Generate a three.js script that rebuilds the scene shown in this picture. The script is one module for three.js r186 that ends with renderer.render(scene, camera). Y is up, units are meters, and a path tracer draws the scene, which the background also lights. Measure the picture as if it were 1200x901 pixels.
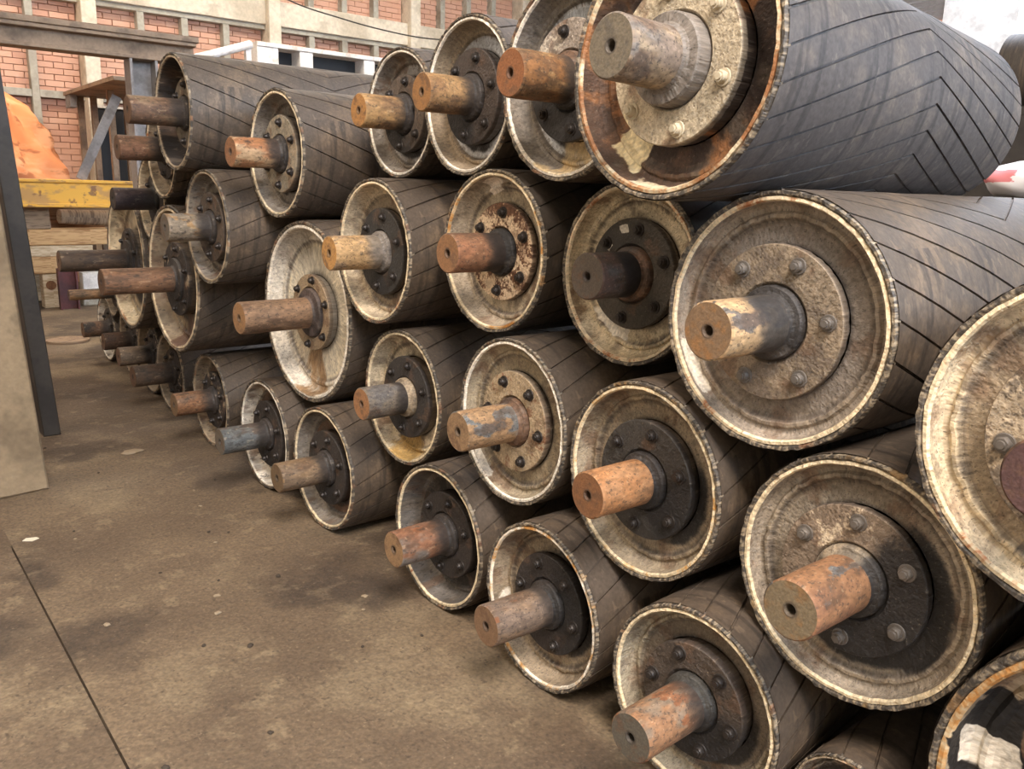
import * as THREE from 'three';
import { mergeGeometries } from 'three/addons/utils/BufferGeometryUtils.js';
import { RectAreaLightUniformsLib } from 'three/addons/lights/RectAreaLightUniformsLib.js';

// ---------- camera, sky, light ----------
// world: x runs into the stack (along the drum axes), y up, -z along the row of drums towards the brick wall
RectAreaLightUniformsLib.init();
const scene = new THREE.Scene();
const renderer = new THREE.WebGLRenderer({ antialias: true });
renderer.toneMapping = THREE.LinearToneMapping;
renderer.toneMappingExposure = 1.3;
renderer.shadowMap.enabled = true;
const FOCAL = 980.75, PITCH = 0.22549, ROLL = 0.025592, YAW = 0.885885;
const camera = new THREE.PerspectiveCamera(2 * Math.atan(450.5 / FOCAL) * 180 / Math.PI, 1200 / 901, 0.05, 100);
{
  const cp = Math.cos(PITCH), sp = Math.sin(PITCH), cy = Math.cos(YAW), sy = Math.sin(YAW);
  const f = new THREE.Vector3(cp * cy, -sp, -cp * sy), r0 = new THREE.Vector3(sy, 0, cy), u0 = new THREE.Vector3().crossVectors(r0, f);
  const r = r0.clone().multiplyScalar(Math.cos(ROLL)).addScaledVector(u0, Math.sin(ROLL));
  const u = u0.clone().multiplyScalar(Math.cos(ROLL)).addScaledVector(r0, -Math.sin(ROLL));
  camera.quaternion.setFromRotationMatrix(new THREE.Matrix4().makeBasis(r, u, f.clone().negate()));
  camera.position.set(0, 1.6, 0);
}
scene.add(camera);
scene.background = new THREE.Color(0.62, 0.78, 1.0);
scene.backgroundIntensity = 12;

// added glowing roof panels, unseen, to brighten the scene; matching light below each
const ADDED_ROOF_LIGHTS = [ // x, z, width (x), depth (z), colour, radiance
  [1.2, -11.8, 7.0, 1.6, 0xfff0dc, 8.5],
  [7.5, -11.2, 5.0, 1.6, 0xfff3e4, 9],
  [8.6, -4.2, 3.4, 3.4, 0xeaf0ff, 12],
  [-0.7, 3.0, 2.2, 4.0, 0xfff3e8, 43],
  [-1.9, -4.6, 1.2, 3.6, 0xffe8d0, 14],
];
const ROOF_Y = 7;
const rectLights = [];
function panelLight(x, z, w, d, hex, L) {
  const l = new THREE.RectAreaLight(hex, L, w, d);
  l.position.set(x, ROOF_Y - 0.06, z); l.lookAt(x, 0, z);
  scene.add(l); rectLights.push(l);
}
for (const r of ADDED_ROOF_LIGHTS) panelLight(...r);

// ---------- helpers ----------
let seedState = 12345;
function rng(seed) { let s = seed >>> 0; return () => { s = (s + 0x6D2B79F5) >>> 0; let t = s; t = Math.imul(t ^ (t >>> 15), t | 1); t ^= t + Math.imul(t ^ (t >>> 7), t | 61); return ((t ^ (t >>> 14)) >>> 0) / 4294967296; }; }
const used = {};
function numbered(name) { const k = used[name] = (used[name] ?? -1) + 1; return k ? `${name}_${String(k).padStart(3, '0')}` : name; }
function tag(o, label, category, group) { o.userData.label = label; if (category) o.userData.category = category; if (group) o.userData.group = group; return o; }
function thing(name, label, category, pos = [0, 0, 0], group) { const g = new THREE.Group(); g.name = numbered(name); g.position.set(...pos); scene.add(g); return tag(g, label, category, group); }
function part(name, geo, mat, parent, label) { const m = new THREE.Mesh(geo, mat); m.name = name; parent.add(m); if (label) m.userData.label = label; return m; }
function solo(name, geo, mat, pos, label, category, group) { const m = new THREE.Mesh(geo, mat); m.name = numbered(name); m.position.set(...pos); scene.add(m); return tag(m, label, category, group); }
function structure(name, pos = [0, 0, 0]) { const g = new THREE.Group(); g.name = name; g.position.set(...pos); g.userData.kind = 'structure'; scene.add(g); return g; }
const clamp = (v, a = 0, b = 1) => v < a ? a : v > b ? b : v;
const sstep = (a, b, v) => { const t = clamp((v - a) / (b - a)); return t * t * (3 - 2 * t); };
const lerp = (a, b, t) => a + (b - a) * t;

// box with bevelled edges and uv in metres
function box(x0, x1, y0, y1, z0, z1, bev = 0, tile = 1) {
  const cx = (x0 + x1) / 2, cy = (y0 + y1) / 2, cz = (z0 + z1) / 2, w = x1 - x0, h = y1 - y0, d = z1 - z0;
  let g;
  if (bev > 0) {
    const s = new THREE.Shape(); const a = w / 2 - bev, b = h / 2 - bev;
    s.moveTo(-a, -b); s.lineTo(a, -b); s.lineTo(a, b); s.lineTo(-a, b); s.closePath();
    g = new THREE.ExtrudeGeometry(s, { depth: Math.max(d - 2 * bev, 1e-4), bevelEnabled: true, bevelSize: bev, bevelThickness: bev, bevelSegments: 1, steps: 1 });
    g.translate(0, 0, -Math.max(d - 2 * bev, 1e-4) / 2);
  } else g = new THREE.BoxGeometry(w, h, d).toNonIndexed();
  g.translate(cx, cy, cz);
  return boxUV(g, tile);
}
function boxUV(g, tile = 1) {
  if (g.index) g = g.toNonIndexed();
  const p = g.attributes.position, n = g.attributes.normal, uv = new Float32Array(p.count * 2);
  for (let i = 0; i < p.count; i++) {
    const ax = Math.abs(n.getX(i)), ay = Math.abs(n.getY(i)), az = Math.abs(n.getZ(i));
    let u, v;
    if (ax >= ay && ax >= az) { u = p.getZ(i); v = p.getY(i); } else if (ay >= az) { u = p.getX(i); v = p.getZ(i); } else { u = p.getX(i); v = p.getY(i); }
    uv[2 * i] = u / tile; uv[2 * i + 1] = v / tile;
  }
  g.setAttribute('uv', new THREE.BufferAttribute(uv, 2));
  return g;
}
const merge = (...gs) => mergeGeometries(gs.map((g) => { const q = g.index ? g.toNonIndexed() : g; for (const k of Object.keys(q.attributes)) if (!['position', 'normal', 'uv'].includes(k)) q.deleteAttribute(k); return q; }));

// revolve around the local x axis; profile = [[x, r, rho], ...]; rho places the point in a polar texture
function revolve(profile, seg = 56, jitter) {
  const pos = [], nor = [], uv = [], idx = [];
  for (let b = 0; b < profile.length - 1; b++) {
    const [x0, r0, q0] = profile[b], [x1, r1, q1] = profile[b + 1];
    const dx = x1 - x0, dr = r1 - r0, L = Math.hypot(dx, dr) || 1;
    const nx = -dr / L, nr = dx / L; // outward side chosen by the profile's direction
    const base = pos.length / 3;
    for (let i = 0; i <= seg; i++) {
      const f = i / seg * Math.PI * 2, c = Math.cos(f), s = Math.sin(f);
      for (const [x, r, q, k] of [[x0, r0, q0, b], [x1, r1, q1, b + 1]]) {
        const j = jitter ? jitter(k, i % seg) : [0, 0];
        const rr = r + j[1];
        pos.push(x + j[0], rr * s, -rr * c); nor.push(nx, nr * s, -nr * c);
        uv.push(0.5 - 0.5 * q * c, 0.5 + 0.5 * q * s);
      }
    }
    for (let i = 0; i < seg; i++) { const a = base + 2 * i; idx.push(a, a + 1, a + 2, a + 1, a + 3, a + 2); }
  }
  const g = new THREE.BufferGeometry();
  g.setAttribute('position', new THREE.Float32BufferAttribute(pos, 3));
  g.setAttribute('normal', new THREE.Float32BufferAttribute(nor, 3));
  g.setAttribute('uv', new THREE.Float32BufferAttribute(uv, 2));
  return windToNormals(g, idx);
}
// set the index with every face wound to agree with its normals
function windToNormals(g, idx) {
  const p = g.attributes.position, n = g.attributes.normal, A = new THREE.Vector3(), B = new THREE.Vector3(), C = new THREE.Vector3(), N = new THREE.Vector3();
  for (let i = 0; i < idx.length; i += 3) {
    A.fromBufferAttribute(p, idx[i]); B.fromBufferAttribute(p, idx[i + 1]); C.fromBufferAttribute(p, idx[i + 2]); N.fromBufferAttribute(n, idx[i]);
    if (B.sub(A).cross(C.sub(A)).dot(N) < 0) { const t = idx[i + 1]; idx[i + 1] = idx[i + 2]; idx[i + 2] = t; }
  }
  g.setIndex(idx);
  return g;
}

// ---------- noise tiles (periodic) ----------
const NT = 512;
function noiseTile(cells, octaves, seed) {
  const R = rng(seed), out = new Float32Array(NT * NT); let amp = 1, tot = 0;
  for (let o = 0; o < octaves; o++) {
    const n = cells << o; if (n > NT) break;
    const lat = new Float32Array(n * n); for (let i = 0; i < lat.length; i++) lat[i] = R();
    for (let y = 0; y < NT; y++) {
      const fy = y / NT * n, y0 = fy | 0, ty = fy - y0, sy = ty * ty * (3 - 2 * ty), ya = y0 % n * n, yb = (y0 + 1) % n * n;
      for (let x = 0; x < NT; x++) {
        const fx = x / NT * n, x0 = fx | 0, tx = fx - x0, sx = tx * tx * (3 - 2 * tx), xa = x0 % n, xb = (x0 + 1) % n;
        out[y * NT + x] += amp * lerp(lerp(lat[ya + xa], lat[ya + xb], sx), lerp(lat[yb + xa], lat[yb + xb], sx), sy);
      }
    }
    tot += amp; amp *= 0.55;
  }
  let lo = 1e9, hi = -1e9; for (const v of out) { lo = Math.min(lo, v); hi = Math.max(hi, v); }
  for (let i = 0; i < out.length; i++) out[i] = (out[i] - lo) / (hi - lo);
  return out;
}
const nCoarse = noiseTile(4, 5, 11), nMid = noiseTile(12, 5, 22), nFine = noiseTile(48, 4, 33), nVein = noiseTile(8, 6, 44);
const at = (t, x, y) => t[((Math.floor(y) % NT + NT) % NT) * NT + ((Math.floor(x) % NT + NT) % NT)];
function tex(w, h, fn, srgb = true) {
  const d = new Uint8Array(w * h * 4), c = [0, 0, 0];
  for (let y = 0; y < h; y++) for (let x = 0; x < w; x++) {
    fn(x, y, c); const i = (y * w + x) * 4;
    d[i] = clamp(c[0], 0, 255); d[i + 1] = clamp(c[1], 0, 255); d[i + 2] = clamp(c[2], 0, 255); d[i + 3] = 255;
  }
  const t = new THREE.DataTexture(d, w, h); t.magFilter = THREE.LinearFilter; t.minFilter = THREE.LinearMipmapLinearFilter; t.generateMipmaps = true;
  t.wrapS = t.wrapT = THREE.RepeatWrapping; if (srgb) t.colorSpace = THREE.SRGBColorSpace; t.needsUpdate = true;
  return t;
}
const mixTo = (c, k, t) => { c[0] += (k[0] - c[0]) * t; c[1] += (k[1] - c[1]) * t; c[2] += (k[2] - c[2]) * t; };
const bumpTile = tex(512, 512, (x, y, c) => { const v = 255 * (0.55 * at(nMid, x, y) + 0.45 * at(nFine, x, y)); c[0] = c[1] = c[2] = v; }, false);

const bumpRep = (n) => { const t = bumpTile.clone(); t.repeat.set(n, n); t.needsUpdate = true; return t; };
const bump2 = bumpRep(2), bump8 = bumpRep(10);

// ---------- materials ----------
const std = (o) => new THREE.MeshStandardMaterial(o);
const rubberTex = tex(1024, 1024, (x, y, c) => {
  const a = at(nCoarse, x / 2, y / 2), m = at(nMid, x * 0.7 + 31, y * 0.7), f = at(nFine, x, y), s = at(nMid, x * 0.12, y * 1.3 + 77);
  c[0] = 92; c[1] = 87; c[2] = 83;
  mixTo(c, [128, 117, 104], sstep(0.42, 0.75, 0.6 * a + 0.4 * m) * 0.7);
  mixTo(c, [58, 55, 54], sstep(0.5, 0.8, s) * 0.6);
  const k = 0.86 + 0.28 * f; c[0] *= k; c[1] *= k; c[2] *= k;
  if (at(nVein, x + 200, y * 2) > 0.8) mixTo(c, [150, 140, 128], 0.35);
});
const rubberMat = (hex) => std({ map: rubberTex, color: hex, roughness: 0.62, bumpMap: bumpTile, bumpScale: 0.0015 });
const RUB = { brown: rubberMat(0xe0cfbc), grey: rubberMat(0xd2d0d4), dark: rubberMat(0xb0a496) };
const concreteTex = (base, dirt, seed, k = 1) => tex(512, 512, (x, y, c) => {
  c[0] = base[0]; c[1] = base[1]; c[2] = base[2];
  mixTo(c, dirt, k * sstep(0.45, 0.8, at(nCoarse, x + seed, y)) * 0.6);
  mixTo(c, dirt, k * sstep(0.62, 0.85, at(nVein, x, y + seed)) * 0.5);
  const f = 0.92 + 0.16 * at(nFine, x, y); c[0] *= f; c[1] *= f; c[2] *= f;
});
const M = {};
M.wallConcrete = std({ map: concreteTex([214, 202, 182], [176, 162, 140], 5), roughness: 0.9 });
M.greyConcrete = std({ map: concreteTex([170, 164, 150], [132, 124, 110], 90), roughness: 0.9 });
M.paleConcrete = std({ map: concreteTex([226, 222, 216], [186, 180, 174], 160), roughness: 0.85 });
M.pillar = std({ map: concreteTex([142, 124, 99], [98, 84, 66], 40, 0.9), roughness: 0.9, bumpMap: bumpTile, bumpScale: 0.004 });
M.mortar = std({ map: concreteTex([200, 156, 134], [188, 144, 122], 70), roughness: 0.95 });  // close to the brick tone: distant haze imitated in the colour
M.bricks = [[206, 160, 136], [202, 154, 130], [210, 166, 142], [199, 153, 131]].map((b, i) => std({ color: new THREE.Color().setRGB(...b.map((v) => v / 255), THREE.SRGBColorSpace), roughness: 0.92, bumpMap: bumpTile, bumpScale: 0.002 }));
M.steelBrown = std({ map: concreteTex([146, 124, 102], [96, 80, 66], 12), roughness: 0.7, metalness: 0.15 });
M.steelGrey = std({ map: concreteTex([140, 134, 130], [104, 96, 90], 25), roughness: 0.6, metalness: 0.05 });
M.steelDark = std({ map: concreteTex([58, 53, 48], [40, 36, 33], 66), roughness: 0.6, metalness: 0.2 });
M.whitePaint = std({ map: concreteTex([226, 222, 218], [186, 172, 158], 33), roughness: 0.6 });
M.darkPanel = std({ color: 0x1b1c20, roughness: 0.6 });
M.roof = std({ color: 0x8a8378, roughness: 0.8 });
M.yellow = std({ map: tex(512, 512, (x, y, c) => { c[0] = 224; c[1] = 170; c[2] = 62; mixTo(c, [170, 130, 84], sstep(0.45, 0.7, at(nCoarse, x, y * 2)) * 0.7); mixTo(c, [120, 84, 56], sstep(0.7, 0.85, at(nVein, x, y)) * 0.8); }), roughness: 0.55 });
const woodTex = (a, b) => tex(512, 512, (x, y, c) => { const g = at(nFine, x * 0.15, y) * 0.6 + at(nMid, x * 0.1, y * 1.2) * 0.4; c[0] = a[0]; c[1] = a[1]; c[2] = a[2]; mixTo(c, b, sstep(0.35, 0.75, g)); });
M.woodTan = std({ map: woodTex([198, 162, 116], [150, 112, 74]), roughness: 0.85 });
M.woodPale = std({ map: woodTex([214, 196, 166], [176, 152, 120]), roughness: 0.85 });
M.woodBrown = std({ map: woodTex([138, 98, 66], [92, 62, 44]), roughness: 0.85 });
M.woodGrey = std({ map: woodTex([146, 126, 104], [96, 80, 66]), roughness: 0.9 });
M.tarp = std({ map: tex(512, 512, (x, y, c) => { c[0] = 232; c[1] = 146; c[2] = 92; mixTo(c, [238, 178, 132], sstep(0.4, 0.75, at(nCoarse, x, y)) * 0.7); mixTo(c, [150, 86, 52], sstep(0.68, 0.85, at(nVein, x, y)) * 0.7); }), roughness: 0.8, side: THREE.DoubleSide });
M.red = std({ map: concreteTex([96, 52, 52], [64, 40, 44], 51), roughness: 0.6 });
M.bolts = { dark: std({ color: 0x3a3532, roughness: 0.45, metalness: 0.5 }), beige: std({ color: 0x9a8c78, roughness: 0.7 }), grey: std({ color: 0x6e6862, roughness: 0.5, metalness: 0.4 }), pale: std({ color: 0xb4a890, roughness: 0.7 }) };
M.glowWarm = ADDED_ROOF_LIGHTS.map((r) => std({ color: 0xd8d0c0, emissive: r[4], emissiveIntensity: 1.2, roughness: 0.8 }));
M.pebble = std({ color: 0x8a7a64, roughness: 0.9 }); M.pebbleDark = std({ color: 0x3c332a, roughness: 0.9 });
M.joint = std({ color: 0x2a221b, roughness: 1 });
M.paper = std({ color: 0xcfc6b2, roughness: 0.9, side: THREE.DoubleSide });

// ---------- the shed ----------
const FLOOR_S = 8;
const floorTex = tex(2048, 2048, (x, y, c) => {
  // 8 m square, repeated; concrete with oil, dust and scuffs
  const a = at(nCoarse, x / 4, y / 4), b = at(nMid, x / 3 + 90, y / 3), f = at(nFine, x * 2.5, y * 2.5), g = at(nFine, x * 3.7 + 40, y * 3.7), v = at(nVein, x / 2, y / 2 + 50), h = at(nMid, x * 2 + 60, y * 2);
  c[0] = 106; c[1] = 90; c[2] = 71;
  mixTo(c, [78, 64, 50], sstep(0.38, 0.68, a) * 0.8);
  mixTo(c, [128, 113, 90], sstep(0.5, 0.8, b) * 0.6);
  mixTo(c, [60, 49, 39], sstep(0.6, 0.82, v) * 0.7);
  mixTo(c, [140, 124, 98], sstep(0.62, 0.8, h) * 0.35);
  if (f > 0.78) mixTo(c, [50, 41, 33], 0.45);
  if (g > 0.8) mixTo(c, [160, 144, 116], 0.35);
  const k = 0.78 + 0.44 * at(nFine, x * 5.1 + 9, y * 5.1); c[0] *= k; c[1] *= k; c[2] *= k;
});
M.floor = std({ map: floorTex, roughness: 0.85, bumpMap: bump8, bumpScale: 0.006 });
const XW = 13, XL = -5, ZB = -15, ZF = 6;
{
  const fl = structure('floor');
  part('floor_base', box(XL - 0.3, XW + 0.3, -0.3, -0.03, ZB - 0.3, ZF + 0.3, 0, FLOOR_S), M.joint, fl);
  const s = (x0, x1, z0, z1, dx, dz) => { const g = box(x0, x1, -0.03, 0, z0, z1, 0, FLOOR_S); const uv = g.attributes.uv; for (let i = 0; i < uv.count; i++) uv.setXY(i, uv.getX(i) + dx, uv.getY(i) + dz); return part('slab', g, M.floor, fl); };
  s(0.482, XW + 0.3, ZB - 0.3, ZF + 0.3, 0, 0);
  s(XL - 0.3, 0.4745, -4.12, ZF + 0.3, 0.31, 0.17);
  s(XL - 0.3, 0.482, ZB - 0.3, -4.12, 0.03, 0.4);
}
{
  // brick wall at the far end: concrete columns, beams and mullions with brick panels between
  const w = structure('wall_back');
  part('wall_core', box(XL, XW, 0, ROOF_Y, ZB - 0.3, ZB - 0.06, 0, 2), M.mortar, w);
  const cols = [-2.3, 0.6, 3.52, 6.5, 9.37, 12.14];
  for (const x of cols) part('column', box(x - 0.11, x + 0.11, 0, ROOF_Y, ZB - 0.06, ZB + 0.32, 0.01, 2), M.wallConcrete, w);
  const bays = [];
  for (let i = 0; i < cols.length; i++) {
    const a = cols[i] + 0.11, b = (cols[i + 1] ?? XW + 0.74) - 0.11, n = cols[i + 1] ? 4 : 1;
    for (let k = 0; k < n; k++) bays.push([lerp(a, b, k / n), lerp(a, b, (k + 1) / n)]);
    for (let k = 1; k < n; k++) part('mullion', box(lerp(a, b, k / n) - 0.055, lerp(a, b, k / n) + 0.055, 0, ROOF_Y, ZB - 0.06, ZB + 0.14, 0.008, 2), M.greyConcrete, w);
    part('beam', box(a, Math.min(b, XW), 4.33, 4.735, ZB - 0.06, ZB + 0.2, 0.01, 2), M.wallConcrete, w);
    for (const y of [1.35, 2.83, 5.75]) part('lintel', box(a, Math.min(b, XW), y, y + 0.11, ZB - 0.06, ZB + 0.12, 0.006, 2), M.greyConcrete, w);
    part('ledge', box(a, Math.min(b, XW), 4.25, 4.33, ZB - 0.06, ZB + 0.15, 0.006, 2), M.greyConcrete, w);
  }
  const R = rng(7), shared = new Map(), rest = [];
  const brickGeo = (l) => { const k = l.toFixed(2); if (!shared.has(k)) shared.set(k, box(-l / 2, l / 2, -0.0415, 0.0415, -0.03, 0.03, 0.004)); return shared.get(k); };
  let singles = 0;
  for (const [a, b] of bays) for (let row = 0; row < 76; row++) {
    const y = 0.05 + row * 0.091, L = 0.272; if (y > ROOF_Y - 0.05) continue;
    let x = Math.max(a, XL) + 0.03 - (row % 2 ? L / 2 : 0);
    for (; x < Math.min(b, XW) - 0.03; x += L) {
      const x0 = Math.max(x, a + 0.02), x1 = Math.min(x + L - 0.008, b - 0.02, XW); if (x1 - x0 < 0.05) continue;
      const cx = (x0 + x1) / 2, z = ZB - 0.045 + (R() - 0.5) * 0.01, m = M.bricks[Math.floor(R() * 4)];
      const seen = (cx > 2.3 && cx < 4.9 && y > 2.2 && y < 4.3) || (cx > 4.9 && cx < 9 && y > 3.95 && y < 4.27) || (cx > 7 && cx < 12 && y > 4.7 && y < 5.2);
      if (seen && singles < 300) { singles++; const g = brickGeo(Math.round((x1 - x0) * 50) / 50); part('brick', g, m, w).position.set(cx, y, z); }
      else rest.push(new THREE.BoxGeometry(x1 - x0, 0.083, 0.06).translate(cx, y, z));
    }
  }
  const bm = part('brickwork', merge(...rest), M.bricks[0], w); bm.userData.kind = 'stuff';
}
{
  const w = structure('wall_left');
  part('wall_core', box(XL - 0.3, XL, 0, ROOF_Y, ZB, ZF, 0, 2), M.greyConcrete, w);
}
{
  // right wall: pale concrete piers with a high row of openings
  const w = structure('wall_right');
  part('parapet', box(XW, XW + 0.3, 0, 3.0, ZB, ZF, 0, 2), M.paleConcrete, w);
  part('header', box(XW, XW + 0.3, 5.9, ROOF_Y, ZB, ZF, 0, 2), M.paleConcrete, w);
  for (const [z0, z1] of [[ZB, -7.6], [-6.25, -5.22], [-1.4, ZF]]) part('pier', box(XW, XW + 0.3, 3.0, 5.9, z0, z1, 0, 2), M.paleConcrete, w);
  for (let k = 0; k < 22; k++) { const s = part('louvre_slat', box(-0.07, 0.07, -0.045, 0.045, -0.68, 0.68, 0.004, 2), M.steelGrey, w); s.position.set(XW + 0.12, 4.27 + k * 0.075, -6.93); s.rotation.z = 0.6; }
  part('louvre_backing', box(XW + 0.2, XW + 0.24, 4.1, 5.9, -7.6, -6.25, 0, 2), M.steelDark, w);
  part('infill', box(XW, XW + 0.25, 3.0, 4.2, -7.6, -6.25, 0, 2), M.bricks[1], w);
  for (const z of [-4.6, -3.3]) part('window_post', box(XW + 0.08, XW + 0.16, 3.0, 5.9, z - 0.05, z + 0.05, 0, 2), M.whitePaint, w);
  for (const y of [3.3, 4.5]) part('window_rail', box(XW + 0.08, XW + 0.16, y - 0.04, y + 0.04, -5.22, -1.4, 0, 2), M.whitePaint, w);
}
{
  // front wall behind the camera: a wide high opening, sized for the sky light on the drums
  const w = structure('wall_front');
  part('wall_core', box(XL, -2.4, 0, ROOF_Y, ZF, ZF + 0.3, 0, 2), M.greyConcrete, w);
  part('wall_core', box(9, XW, 0, ROOF_Y, ZF, ZF + 0.3, 0, 2), M.greyConcrete, w);
  part('header', box(-2.4, 9, 6.2, ROOF_Y, ZF, ZF + 0.3, 0, 2), M.greyConcrete, w);
  part('parapet', box(-2.4, 9, 0, 3.6, ZF, ZF + 0.3, 0, 2), M.greyConcrete, w);
}
{
  const c = structure('ceiling');
  part('roof_sheet', box(XL - 0.3, XW + 0.3, ROOF_Y, ROOF_Y + 0.2, ZB - 0.3, ZF + 0.3, 0, 3), M.roof, c);
  ADDED_ROOF_LIGHTS.forEach(([x, z, w, d], i) => part('added_rooflight', box(x - w / 2, x + w / 2, ROOF_Y - 0.04, ROOF_Y - 0.005, z - d / 2, z + d / 2), M.glowWarm[i], c));
}

// ---------- conveyor drums ----------
const D0 = 1.77686;
const C = { // paints, rusts and greases (sRGB)
  cream: [204, 188, 160], white: [214, 206, 192], ivory: [204, 188, 158], grey: [134, 126, 116], dust: [116, 104, 90], beige: [154, 138, 116], tan: [168, 140, 108],
  rust: [140, 88, 56], brightRust: [166, 102, 60], deepRust: [80, 60, 46], brown: [104, 78, 60], dark: [52, 46, 43], black: [30, 28, 28], steel: [124, 116, 108], blueGrey: [104, 112, 118], ochre: [164, 130, 88], plum: [86, 62, 60],
};
function paintFace(S, P, seed) {
  const R = rng(seed * 77 + 5), ox = R() * 512, oy = R() * 512, ph = R() * 6.283;
  const zs = 512 / S * 1.0, oilA = P.oilAng ?? -1.2, k0 = P.bolt0 ?? 1.75, nb = 6;
  const spots = [[P.edgeRust ?? 0.4, P.rust ?? C.rust]];
  return tex(S, S, (x, y, c) => {
    const dx = (x + 0.5) / S * 2 - 1, dy = (y + 0.5) / S * 2 - 1, rho = Math.hypot(dx, dy), phi = Math.atan2(dy, -dx);
    const X = x * zs + ox, Y = y * zs + oy;
    const a = at(nCoarse, X, Y), m = at(nMid, X, Y), f = at(nFine, x + ox, y + oy), pit = at(nFine, x * 1.9 + oy, y * 1.9 + ox), v = at(nVein, X * 1.2 + 111, Y * 1.2);
    const s1 = at(nMid, phi * 220 + ox, rho * 60), s2 = at(nFine, phi * 260, rho * 150 + oy); // round-running dirt
    if (rho > 0.953) { // cut edge of the rubber, caked with old paint and dirt
      c[0] = 74; c[1] = 68; c[2] = 62;
      mixTo(c, P.lip ?? [150, 136, 114], sstep(0.38, 0.66, 0.3 * s2 + 0.7 * f) * 0.8);
      mixTo(c, P.rust ?? C.rust, sstep(0.62, 0.8, m) * 0.5);
    } else if (rho > 0.915) { // steel edge
      c[0] = P.edge[0] * 1.1; c[1] = P.edge[1] * 1.1; c[2] = P.edge[2] * 1.1;
      const t = (P.edgeRust ?? 0.35);
      mixTo(c, P.rust ?? C.rust, sstep(1 - t * 1.15, 1.12 - t * 0.9, 0.5 * s1 + 0.35 * a + 0.25 * f));
      mixTo(c, C.deepRust, sstep(0.66, 0.78, 0.5 * s2 + 0.5 * pit) * 0.6);
      mixTo(c, C.brown, sstep(0.944, 0.953, rho) * 0.5);
    } else if (rho > 0.60) { // shell inside, weld, end disc
      const base = rho > 0.74 ? P.shell : P.disc; c[0] = base[0]; c[1] = base[1]; c[2] = base[2];
      if (rho > 0.72 && rho < 0.78) mixTo(c, s1 > 0.5 ? [base[0] * 1.12, base[1] * 1.1, base[2] * 1.05] : C.dust, 0.5 * sstep(0.3, 0.6, s2));
      mixTo(c, C.dust, sstep(0.45, 0.8, m) * 0.65 * (P.dirt ?? 1));
      mixTo(c, C.dark, sstep(0.62, 0.7, 0.6 * f + 0.4 * at(nFine, X * 2.1, Y * 2.1)) * 0.35 * (P.dirt ?? 1));
      mixTo(c, C.brown, sstep(0.6, 0.85, v) * 0.55 * (P.dirt ?? 1));
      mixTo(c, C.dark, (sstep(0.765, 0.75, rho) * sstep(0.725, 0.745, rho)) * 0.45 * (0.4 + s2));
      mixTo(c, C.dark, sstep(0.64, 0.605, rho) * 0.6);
      const rt = P.shellRust ?? 0.15;
      mixTo(c, P.rust ?? C.rust, sstep(1 - rt, 1.15 - rt, 0.6 * a + 0.3 * m + 0.2 * s1) * 0.9);
      if (rt > 0.5) mixTo(c, C.deepRust, sstep(0.5, 0.75, v) * 0.8);
    } else if (rho > 0.30) { // bolted cover plate
      c[0] = P.plate[0]; c[1] = P.plate[1]; c[2] = P.plate[2];
      const cr = P.crust ?? 0.4, cc = P.crustCol ?? C.beige;
      mixTo(c, cc, sstep(1 - cr, 1.12 - cr, 0.5 * m + 0.3 * a + 0.3 * f));
      mixTo(c, C.brown, sstep(0.62, 0.8, v) * 0.5);
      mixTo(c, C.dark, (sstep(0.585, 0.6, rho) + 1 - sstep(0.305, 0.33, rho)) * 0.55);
      const bp = ((phi - k0) / (Math.PI * 2) * nb % 1 + 1.5) % 1 - 0.5;
      const bd = Math.hypot(bp * Math.PI * 2 / nb * 0.485, rho - 0.485);
      mixTo(c, C.dark, (1 - sstep(0.06, 0.1, bd + f * 0.03)) * 0.45);
    } else { c[0] = P.boss[0]; c[1] = P.boss[1]; c[2] = P.boss[2]; mixTo(c, C.steel, sstep(0.6, 0.85, m) * 0.5); mixTo(c, C.black, sstep(0.5, 0.8, v) * 0.4); }
    const oil = P.oil ?? 0.3;
    if (oil > 0 && rho < 0.78) {
      const w = 0.5 + 0.5 * Math.cos(phi - oilA);
      mixTo(c, C.black, sstep(1.02 - oil, 1.2 - oil, 0.62 * w + 0.35 * a + 0.12 * f - (rho > 0.66 ? (rho - 0.66) * 4 : 0)) * 0.92);
    }
    if (P.drip && rho > 0.6 && rho < 0.93) mixTo(c, P.drip, sstep(0.55, 0.75, 0.6 * m + 0.5 * Math.exp(-Math.pow((phi + 1.5) / 0.5, 2))) * 0.85);
    if (rho < 0.915) { mixTo(c, C.black, sstep(0.7, 0.8, pit) * 0.45); mixTo(c, C.cream, sstep(0.74, 0.84, at(nFine, x * 1.4 + 77, y * 1.4)) * 0.3 * (P.dirt ?? 1)); }
    for (const q of P.patches ?? []) { // [phi, rho, half width (rad), half height, colour]
      let d = Math.abs(((phi - q[0] + 9.4248) % 6.2832) - 3.1416); d = Math.max(d / q[2], Math.abs(rho - q[1]) / q[3]) + (m - 0.5) * (q[5] ?? 0.5);
      if (d < 1) mixTo(c, q[4], sstep(1, 0.9, d));
    }
    const k = (0.66 + 0.42 * f + 0.22 * a); c[0] *= k; c[1] *= k; c[2] *= k;
  });
}
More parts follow.
